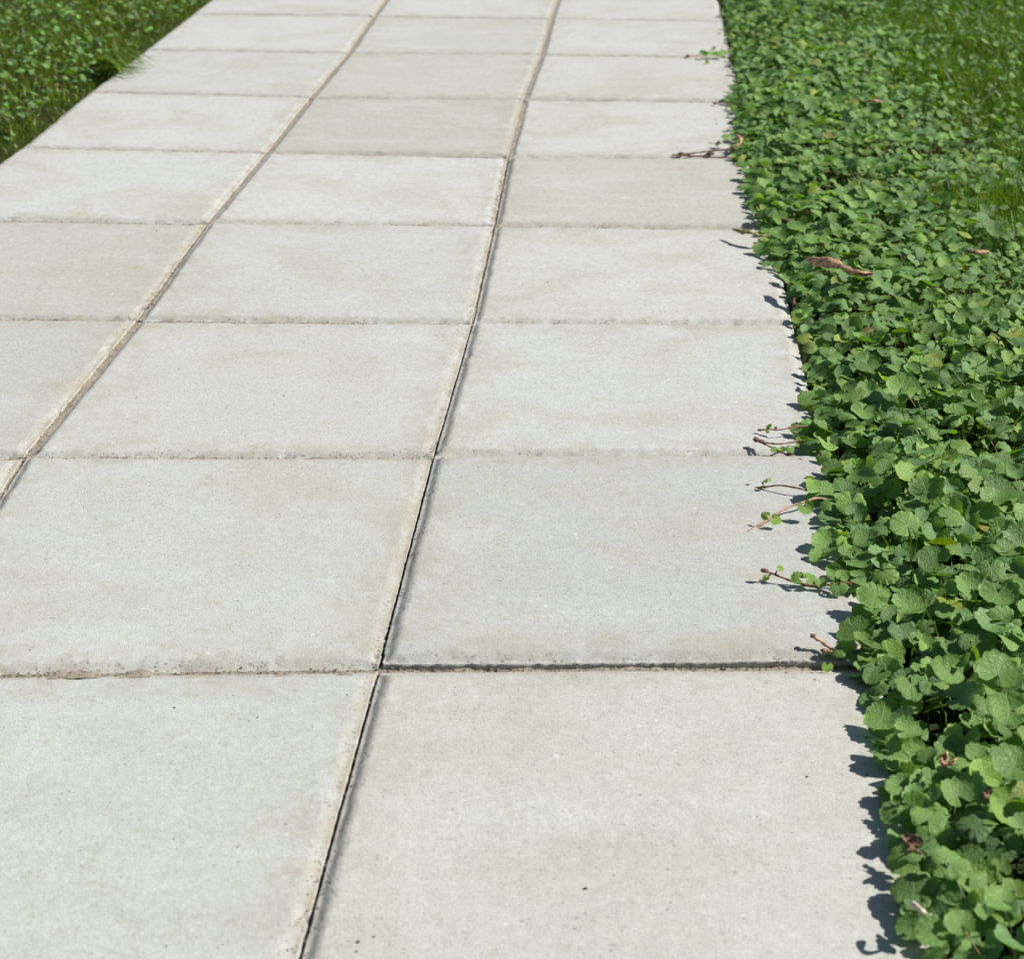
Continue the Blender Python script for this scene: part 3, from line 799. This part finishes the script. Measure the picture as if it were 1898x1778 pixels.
# right lawn
n = 120000
X = rng.uniform(0.98, 2.9, n); Y = rng.uniform(0.2, 5.4, n)
px, py, z = to_px(np.stack([X, Y, np.zeros(n)], 1))
mx = lawn_mix(X, Y)
keep = (px > 1300) & (px < 2120) & (py > -200) & (py < 900) & (rng.uniform(0, 1, n) < mx**1.2+0.012)
keep &= (X > edge_x(Y)+0.03)
X, Y, mx = X[keep], Y[keep], mx[keep]; n = len(X); print("blades right", n)
g = Soup()
tall = 1+0.35*(vnoise(X, Y, 5, 8)-.5)*2
blades(g, X, Y, np.full(n, SOIL_Z), rng.uniform(.040, .075, n)*tall, rng.uniform(.0008, .0017, n), np.clip(rng.normal(.65, .25, n), .05, .97), rng.uniform(0, 6.28, n), blade_tints(n))
# a longer, brighter clump in the right lawn, and stray blades through the ivy
def clump(soup, cx, cy, n, sx, L0, L1, lean0=.45):
    P = np.array([at(cx+rng.normal(0, sx), cy+rng.normal(0, sx*.35), 0) for _ in range(n)])
    blades(soup, P[:, 0], P[:, 1], np.full(n, SOIL_Z), rng.uniform(L0, L1, n), rng.uniform(.0008, .0014, n), np.clip(rng.normal(lean0, .2, n), .05, .95), rng.uniform(0, 6.28, n), blade_tints(n)*1.1)
clump(g, 1850, 385, 700, 60, .065, .098); clump(g, 1745, 395, 330, 45, .06, .09); clump(g, 1880, 470, 160, 22, .06, .10); clump(g, 1640, 400, 60, 25, .05, .08)
n = 210
P = np.array([at(rng.uniform(1640, 1898), rng.uniform(420, 1250), 0) for _ in range(n)]); P = P[P[:, 0] > edge_x(P[:, 1])+.07]; n = len(P)
blades(g, P[:, 0], P[:, 1], np.full(n, SOIL_Z), rng.uniform(.06, .11, n), rng.uniform(.0008, .0014, n), np.clip(rng.normal(.35, .2, n), .03, .8), rng.uniform(0, 6.28, n), blade_tints(n))
link("grass", g.mesh("grass", M_BLADE, smooth=False), kind='stuff', label="short green grass growing through the ivy in the right-hand lawn", cat="grass")

# left lawn
LE = [(-900, 1000), (-712, 846), (-373, 584), (-146, 404), (38, 272), (163, 168), (268, 90), (353, 24), (425, -31), (560, -130), (640, -200)]
LW = np.array([at(a, b2, 0)[:2] for a, b2 in LE]); LW = LW[np.argsort(LW[:, 1])]
def ledge_x(y): return np.interp(y, LW[:, 1], LW[:, 0])
n = 110000
X = rng.uniform(-2.1, -0.3, n); Y = rng.uniform(0.9, 5.4, n)
px, py, z = to_px(np.stack([X, Y, np.zeros(n)], 1))
keep = (px > -260) & (py > -200) & (X < ledge_x(Y)-0.004)
keep &= rng.uniform(0, 1, n) < np.where(px < 0, .35, .62)
X, Y = X[keep], Y[keep]; n = len(X); print("blades left", n)
g = Soup()
az = rng.uniform(0, 6.28, n); near = (ledge_x(Y)-X) < 0.04
leanv = np.clip(rng.normal(.7, .22, n), .05, .97); leanv[near] *= .6
blades(g, X, Y, np.full(n, SOIL_Z), rng.uniform(.024, .048, n)*np.where(near, .55, 1), rng.uniform(.0008, .0017, n), leanv, az, blade_tints(n)*np.array([[1.1, .88, .8]]))
link("grass", g.mesh("grass", M_BLADE, smooth=False), kind='stuff', label="short dark green grass of the lawn beyond the left edge of the path", cat="grass")

def lawn_leaves(box, cond, n, label):
    s = Soup(); m = 0
    X = rng.uniform(box[0], box[1], n); Y = rng.uniform(box[2], box[3], n)
    ok = cond(X, Y)
    for x, y in zip(X[ok], Y[ok]):
        d = dict(P=np.array([x, y, SOIL_Z+rng.uniform(.018, .052)]), r=rng.uniform(.004, .0105), n=np.array([rng.normal(0.1, .4), rng.normal(-.1, .4), 1]), s=rng.uniform(0, 6.28),
                 t=rand_tint()*np.array([.95, 1.0, 1.1])*rng.uniform(.6, 1.5), v=int(rng.integers(NV)))
        emit_leaf(d, 2, s); m += 1
    print("lawn leaves", m)
    link("lawn_leaves", s.mesh("lawn_leaves", M_LEAF), kind='stuff', label=label, cat="ground ivy")
def cl(X, Y):
    px, py, z = to_px(np.stack([X, Y, np.zeros(len(X))], 1))
    return (px > -230) & (py > -180) & (X < ledge_x(Y)-.022) & (rng.uniform(0, 1, len(X)) < np.clip(.25+1.3*(vnoise(X, Y, 5, 55)-.2), .1, 1))
lawn_leaves((-2.1, -.3, .9, 5.3), cl, 11000, "small round leaves dotted through the blurred lawn left of the path")
def cr(X, Y):
    px, py, z = to_px(np.stack([X, Y, np.zeros(len(X))], 1))
    return (px > 1340) & (px < 2100) & (py > -180) & (py < 700) & (X > edge_x(Y)+.03) & (lawn_mix(X, Y) > .25) & (rng.uniform(0, 1, len(X)) < .8)
lawn_leaves((1.0, 2.8, .5, 5.3), cr, 9000, "small round leaves dotted through the grass at the upper right")

# grass tuft hanging over the left edge of the path
def grass_tuft():
    s = Soup(); root = at(190, 142, 0)
    for k, (tx, ty, L) in enumerate([(278, 112, 1), (270, 121, 1), (262, 108, 1), (250, 124, .9), (242, 134, .9), (232, 137, .8), (255, 115, 1), (225, 128, .8), (236, 104, .9), (214, 140, .7), (205, 120, .7), (260, 120, .9), (246, 118, 1), (240, 128, 1)]*4):
        a = at(150+rng.uniform(0, 62), 150-rng.uniform(0, 34), SOIL_Z+.01)
        lim = float(ledge_x(a[1]))-.004
        if a[0] > lim: a[0] = lim
        b2 = at(tx+14+rng.normal(0, 8), ty+rng.normal(0, 5), 0.003+rng.uniform(0, .010))
        m = (a+b2)/2+np.array([0, 0, .020+rng.uniform(0, .02)])
        Q = curve([a, m, b2], 7); w = np.array([.0013, .0016, .0016, .0014, .0012, .0008, .0001])*1.9
        side = np.cross(np.gradient(Q, axis=0), [0, 0, 1]); side /= np.linalg.norm(side, axis=1)[:, None]
        V = np.stack([Q-side*w[:, None], Q+side*w[:, None]+[0, 0, .0006]], 1).reshape(-1, 3)-root
        F = [(2*i, 2*i+1, 2*i+3, 2*i+2) for i in range(6)]
        s.add(V, F4=F, tint=np.array([1.15, 1.0, 1.1])*rng.uniform(.7, 1.15))
    link("grass_tuft", s.mesh("grass_tuft", M_BLADE), loc=root, label="tuft of grass hanging over the left edge onto a pale slab", cat="grass tuft")
grass_tuft()

# ------------------------------------------------------------ runners on the slabs
def part_leaf(parent, origin, px, py, rp, h, tx, ty, spin, tint, var):
    P = at(px, py, h); _, _, z = to_px(P); rad = rp*z/F_PX
    V, F3, F4, uv = LV[0][var % NV]
    W = (V*rad)@rot_to((tx, ty, 1), spin).T + P - origin
    t = np.asarray(tint, float)
    return link("leaf", mesh_np("leaf", W, [F3, F4], M_LEAF, uv, np.tile(t, (len(W), 1))), parent)
def ball(soup, c, rx, ry, rz, rot=0.0, tint=(1, 1, 1), seed=0):
    rs = np.random.default_rng(seed); nu, nv = 8, 6; V = []
    for i in range(1, nv):
        ph = math.pi*i/nv
        for j in range(nu):
            th = 2*math.pi*j/nu; q = 1+rs.uniform(-.16, .16)
            V.append((rx*q*math.sin(ph)*math.cos(th), ry*q*math.sin(ph)*math.sin(th), rz*q*math.cos(ph)))
    V += [(0, 0, rz), (0, 0, -rz)]; V = np.array(V)
    ca, sa = math.cos(rot), math.sin(rot); V[:, :2] = V[:, :2]@np.array([[ca, sa], [-sa, ca]]); V = V+c
    F4 = [(i*nu+j, (i+1)*nu+j, (i+1)*nu+(j+1) % nu, i*nu+(j+1) % nu) for i in range(nv-2) for j in range(nu)]
    a = (nv-1)*nu; F3 = [(a, j, (j+1) % nu) for j in range(nu)] + [(a+1, (nv-2)*nu+(j+1) % nu, (nv-2)*nu+j) for j in range(nu)]
    soup.add(V, F3, F4, tint=tint)

def runner(stems, leaves, buds, mat, label):
    """stems: list of (radius, [(px, py, z), ...]); leaves: part_leaf arguments; buds: (px, py, z, radius px, stretch)"""
    origin = at(*stems[0][1][0]); origin[2] = 0
    root = link("ivy_runner", None, loc=origin, label=label, cat="runner", group="ivy runners reaching onto the slabs")
    for rad, pts in stems:
        if len(pts) > 3 and pts[-1][0] > pts[0][0]: pts = pts + [(pts[-1][0]+34, pts[-1][1]+3, max(pts[-1][2]-.004, .004))]
        s = Soup(); Q = curve([at(*p) for p in pts], 6*len(pts)); Q = Q-origin
        w = rad*(1+.25*rng.uniform(-1, 1, len(Q)))
        # thickened nodes
        for q in range(4, len(Q)-1, 7): w[q] *= 1.45
        w[0] *= .6
        tube(s, Q, w, 7)
        link("stem", s.mesh("stem", mat), root)
    for a in leaves: part_leaf(root, origin, *a)
    for px, py, z, rp, st in buds:
        P = at(px, py, z); _, _, zz = to_px(P); r = rp*zz/F_PX
        s = Soup(); ball(s, P-origin, r*st, r, r*.8, rng.uniform(-.4, .4), seed=int(px)); link("bud", s.mesh("bud", M_BUD), root)
    return root
Y1 = (1.45, 1.35, .85); G1 = (1.15, 1.12, .9); G2 = (.95, 1.0, .9)
runner([(.0009, [(1404, 798, .006), (1425, 796, .010), (1445, 797, .013), (1475, 791, .015), (1500, 790, .012)])],
       [(1427, 792, 7, .016, -.9, -.3, 1.5, Y1, 1), (1422, 799, 5, .008, .3, -.6, 4, G1, 2)], [(1408, 797, .007, 3, 1.5), (1438, 793, .014, 3, 1.2)], M_RED,
       "thin dark runner with one upright leaf, just above the forked brown runner")
runner([(.0011, [(1402, 817, .012), (1420, 821, .014), (1445, 823, .014), (1478, 819, .012), (1500, 822, .012)]), (.0011, [(1404, 818, .012), (1425, 827, .010), (1445, 837, .007), (1470, 848, .006), (1495, 855, .006)])],
       [(1436, 835, 8, .009, .1, -.5, 3, G1, 3), (1449, 834, 7, .010, -.2, -.3, 1, Y1, 4), (1464, 832, 9, .014, .1, -.4, 4.6, G1, 5)], [(1402, 815, .013, 6, 1.1), (1412, 818, .013, 4, 1.3), (1466, 841, .008, 4, 1.3)], M_RED,
       "brown forked runner with a knotted tip lying just above the slab joint")
runner([(.0011, [(1382, 902, .003), (1400, 904, .006), (1418, 903, .010), (1445, 900, .015), (1478, 905, .016), (1500, 910, .012)])],
       [(1413, 905, 7, .008, -.5, -.5, 2, G1, 6), (1417, 893, 7, .016, -.9, -.2, 1.2, Y1, 7), (1425, 891, 5, .019, .7, -.2, 0, Y1, 8)], [(1386, 900, .006, 3.5, 1.4)], M_RED,
       "reddish runner arching left with a small curled yellow-green leaf below the joint")
runner([(.0014, [(1378, 993, .003), (1395, 981, .006), (1420, 966, .010), (1440, 952, .014), (1465, 939, .016), (1490, 931, .018), (1514, 924, .018)]), (.0008, [(1424, 964, .010), (1422, 958, .016)])],
       [(1419, 955, 9, .020, -.35, -.7, 2.6, G1, 9), (1437, 964, 11, .016, .15, -.75, 5.6, Y1, 10), (1492, 941, 16, .022, .15, -.8, 5.1, G1, 11)], [(1381, 992, .003, 4, 1.5)], M_PINK,
       "long straight pink runner with three scalloped leaves crossing the slab diagonally")
runner([(.0013, [(1414, 1057, .020), (1430, 1063, .017), (1450, 1071, .014), (1475, 1080, .010), (1500, 1085, .008), (1530, 1085, .010), (1565, 1081, .012), (1600, 1082, .012)]), (.0008, [(1437, 1065, .016), (1440, 1058, .020)]), (.0008, [(1430, 1064, .016), (1424, 1068, .012)])],
       [(1445, 1055, 8, .022, .2, -.25, .3, Y1, 12), (1420, 1071, 7, .010, -.5, -.7, 4, Y1, 13), (1480, 1072, 15, .018, -.25, -.45, 2.6, G1, 0), (1500, 1073, 14, .018, .3, -.45, .4, G1, 2), (1521, 1080, 11, .015, .2, -.8, 5.4, G1, 4),
        (1554, 1088, 17, .017, -.1, -.75, 4.7, G2, 6), (1545, 1058, 15, .022, -.2, -.6, 2.5, G2, 8), (1560, 1068, 13, .024, .1, -.6, 1, G1, 10), (1588, 1072, 18, .022, .1, -.4, 0, G2, 12)], [(1417, 1058, .020, 5, 1.6), (1488, 1086, .005, 5, 1.5)], M_RED,
       "leafy brown runner with paired leaves and an upturned bud at its tip")
runner([(.0012, [(1498, 1050, .004), (1510, 1050, .005), (1530, 1047, .006), (1556, 1043, .008)])], [], [(1499, 1050, .004, 2.5, 1.2)], M_PINK,
       "short bare pink stub poking from under the leaves between two leafy runners")
runner([(.0016, [(1508, 1181, .020), (1522, 1190, .015), (1538, 1201, .011), (1552, 1208, .008)]), (.0020, [(1524, 1206, .010), (1536, 1209, .010), (1552, 1213, .009)])], [(1535, 1214, 12, .007, -.5, -.3, 3.1, G2, 3), (1557, 1208, 14, .014, -.2, -.4, 3, G1, 5), (1533, 1235, 11, .006, .0, -.7, 4.6, Y1, 7)],
       [(1507, 1179, .020, 5, 1.25), (1527, 1206, .010, 4.5, 1.5)], M_PINK,
       "stout pinkish bud stalk beside the dark open joint, lowest runner")
runner([(.0016, [(1245, 287, .001), (1262, 286, .003), (1290, 283, .006), (1320, 279, .008), (1356, 277, .010)]), (.0014, [(1262, 287, .002), (1290, 289, .002), (1320, 291, .003), (1356, 292, .004)]), (.0007, [(1335, 279, .008), (1331, 272, .016), (1329, 267, .022)]), (.0006, [(1312, 264, .012), (1330, 265, .012), (1352, 265, .012)])],
       [(1315, 283, 7, .006, -.3, -.4, 3, (.5, .6, .5), 9), (1331, 267, 6, .020, -.6, -.6, 1.6, G2, 11), (1347, 254, 9, .022, .1, -.5, 3, G1, 13)], [(1263, 285, .004, 4.5, 1.6), (1318, 284, .005, 4, 1.6)], M_RED,
       "dark red twin runners lying along a joint in the upper part of the path")
runner([(.0012, [(1268, 105, .002), (1290, 102, .004), (1315, 99, .008), (1345, 97, .010)]), (.0008, [(1316, 100, .006), (1312, 112, .004)])],
       [(1306, 101, 8, .010, -.2, -.4, 3, G1, 1), (1319, 99, 8, .012, .1, -.4, 1, Y1, 3), (1333, 97, 10, .014, .1, -.4, 5, G1, 5), (1323, 89, 5, .022, -.3, -.6, 2, G2, 7), (1342, 93, 9, .016, .3, -.3, 0, G1, 9), (1311, 115, 5, .004, -.4, -.6, 4, G1, 11), (1301, 95, 5, .012, -.4, -.4, 2, G2, 2)],
       [(1275, 103, .005, 3.5, 1.0)], M_PINK, "small leafy runner on a far joint, topmost runner in the picture")
runner([(.0009, [(1322, 191, .004), (1336, 190, .007), (1362, 187, .010)])], [], [(1325, 191, .004, 3, 1.5)], M_RED,
       "tiny dark runner tip poking out above the shadowed far leaves")
runner([(.0013, [(1472, 552, .010), (1470, 572, .002), (1469, 592, -.006)])], [], [], M_RED, "short red stem standing against the bright slab corner at the right joint")

# ------------------------------------------------------------ dead leaves
def rolled(pts, halfw, mat, label, curl=2.6, twist=1.2, seed=0, cat="dead leaf", name="dead_leaf", side=1):
    rs = np.random.default_rng(seed)
    Q = curve([at(*p) for p in pts], 44); origin = Q[len(Q)//2].copy()
    n = len(Q); T = np.gradient(Q, axis=0); T /= np.linalg.norm(T, axis=1)[:, None]
    A = np.cross(T, [0, 0, 1.0]); A /= np.linalg.norm(A, axis=1)[:, None]; B = np.cross(A, T)
    m = 11; u = np.linspace(-1, 1, m); V = []
    for i in range(n):
        f = i/(n-1); w = halfw*(math.sin(math.pi*min(max(f*0.96+0.03, 0), 1))**0.55)*(1+.12*math.sin(f*31+seed)+rs.uniform(-.06, .06))
        cc = curl*(1+.3*math.sin(f*7+seed)); rr = w/(cc*.5)*.8; tw = twist*(f-.5)+.35*math.sin(f*9+seed)
        for q in u:
            an = q*cc/2*(1+.1*math.sin(f*23)) + tw + side*math.pi/2
            rad = rr*(1+.17*math.sin(f*52+q*4+seed)*f+.07*math.sin(q*11+f*9)+rs.uniform(-.03, .03))
            p = Q[i]+A[i]*rad*math.cos(an)+B[i]*(rad*math.sin(an)-side*rr*.3)
            V.append(p-origin)
    V = np.array(V)
    F = [(i*m+j, i*m+j+1, (i+1)*m+j+1, (i+1)*m+j) for i in range(n-1) for j in range(m-1)]
    s = Soup(); s.add(V, F4=F)
    s2 = s.mesh(name, mat); o = link(name, s2, loc=origin, label=label, cat=cat)
    o.modifiers.new("thickness", 'SOLIDIFY').thickness = 0.0005
    return o
rolled([(1496, 480, .058), (1530, 484, .066), (1562, 497, .066), (1590, 506, .066), (1620, 508, .058)], .0145, M_DEAD, "long twisted brown dead leaf lying on the ivy, largest of the dry leaves", 2.9, 3.4, 3)
rolled([(1790, 464, .046), (1810, 467, .050), (1834, 468, .046)], .010, M_DEAD, "small rolled brown leaf at the right by the brighter grass", 3.6, 1.2, 5)
rolled([(1358, 424, .020), (1380, 431, .020), (1405, 437, .022), (1428, 436, .024)], .0085, M_YEL, "withered yellow-green leaf with wavy edge sticking out over the slab", 2.6, .8, 8)
rolled([(1364, 249, .034), (1372, 256, .028), (1370, 267, .022), (1354, 272, .018)], .0060, M_DEAD, "small hooked orange-brown leaf at the edge of the far slabs", 3.2, 1.0, 9)
rolled([(1742, 1410, .040), (1752, 1405, .046), (1763, 1412, .040)], .010, M_DEAD, "crumpled pale brown leaf in a dark gap between big ivy leaves", 2.6, 2.4, 13, side=-1)
rolled([(1674, 1546, .030), (1692, 1560, .034), (1710, 1580, .028)], .0085, M_BUD, "dull reddish dead leaf tucked in the lower ivy edge", 1.5, 1.6, 14, side=-1)
rolled([(1446, 406, .016), (1456, 409, .020), (1468, 412, .018)], .010, M_BUD, "dark crumpled leaf at the rim beside the withered yellow one", 2.6, 2.4, 15, side=-1)
rolled([(1606, 188, .045), (1620, 186, .050), (1636, 189, .045)], .009, M_DEAD, "blurred reddish leaf among the far ivy", 3.2, 1.2, 16)
rolled([(1390, 60, .020), (1400, 66, .026), (1415, 72, .022)], .014, M_BUD, "brown blurred leaf near the top of the ivy beside the path", 3.0, 1.2, 17)
rolled([(1826, 1462, .042), (1836, 1470, .044), (1846, 1476, .040)], .008, M_BUD, "small purplish dry leaf below the largest round ivy leaves", 1.8, 1.6, 18, side=-1)
def twig():
    pts = [(1690, 1676, .034), (1702, 1683, .038), (1712, 1694, .036), (1724, 1700, .030)]
    Q = curve([at(*p) for p in pts], 14); o = Q[6].copy(); s = Soup(); tube(s, Q-o, .0022+.0006*np.sin(np.arange(14)), 7)
    link("twig", s.mesh("twig", M_STRAW), loc=o, label="short cream coloured twig caught in the ivy at the bottom edge", cat="twig")
twig()
# pale oval leaf standing in the right lawn
def oval_leaf():
    P = at(1746, 372, .035); th = np.linspace(-1, 1, 12); V = []
    for a in th:
        w = .0105*math.sqrt(max(0, 1-a*a))*(1+.1*a)
        for q in (-1, -.5, 0, .5, 1): V.append((q*w, .006*abs(q)-.002*a, a*.0175))
    V = np.array(V); F = [(i*5+j, i*5+j+1, (i+1)*5+j+1, (i+1)*5+j) for i in range(11) for j in range(4)]
    me = mesh_np("upright_leaf", V, [np.array(F)], M_LEAF, V[:, [0, 2]]*60, np.tile([1.7, 1.25, 1.0], (len(V), 1)))
    o = link("upright_leaf", me, loc=P, label="single pale oval leaf standing upright in the right lawn", cat="leaf"); o.rotation_euler = (R(-20), R(12), R(25))
oval_leaf()
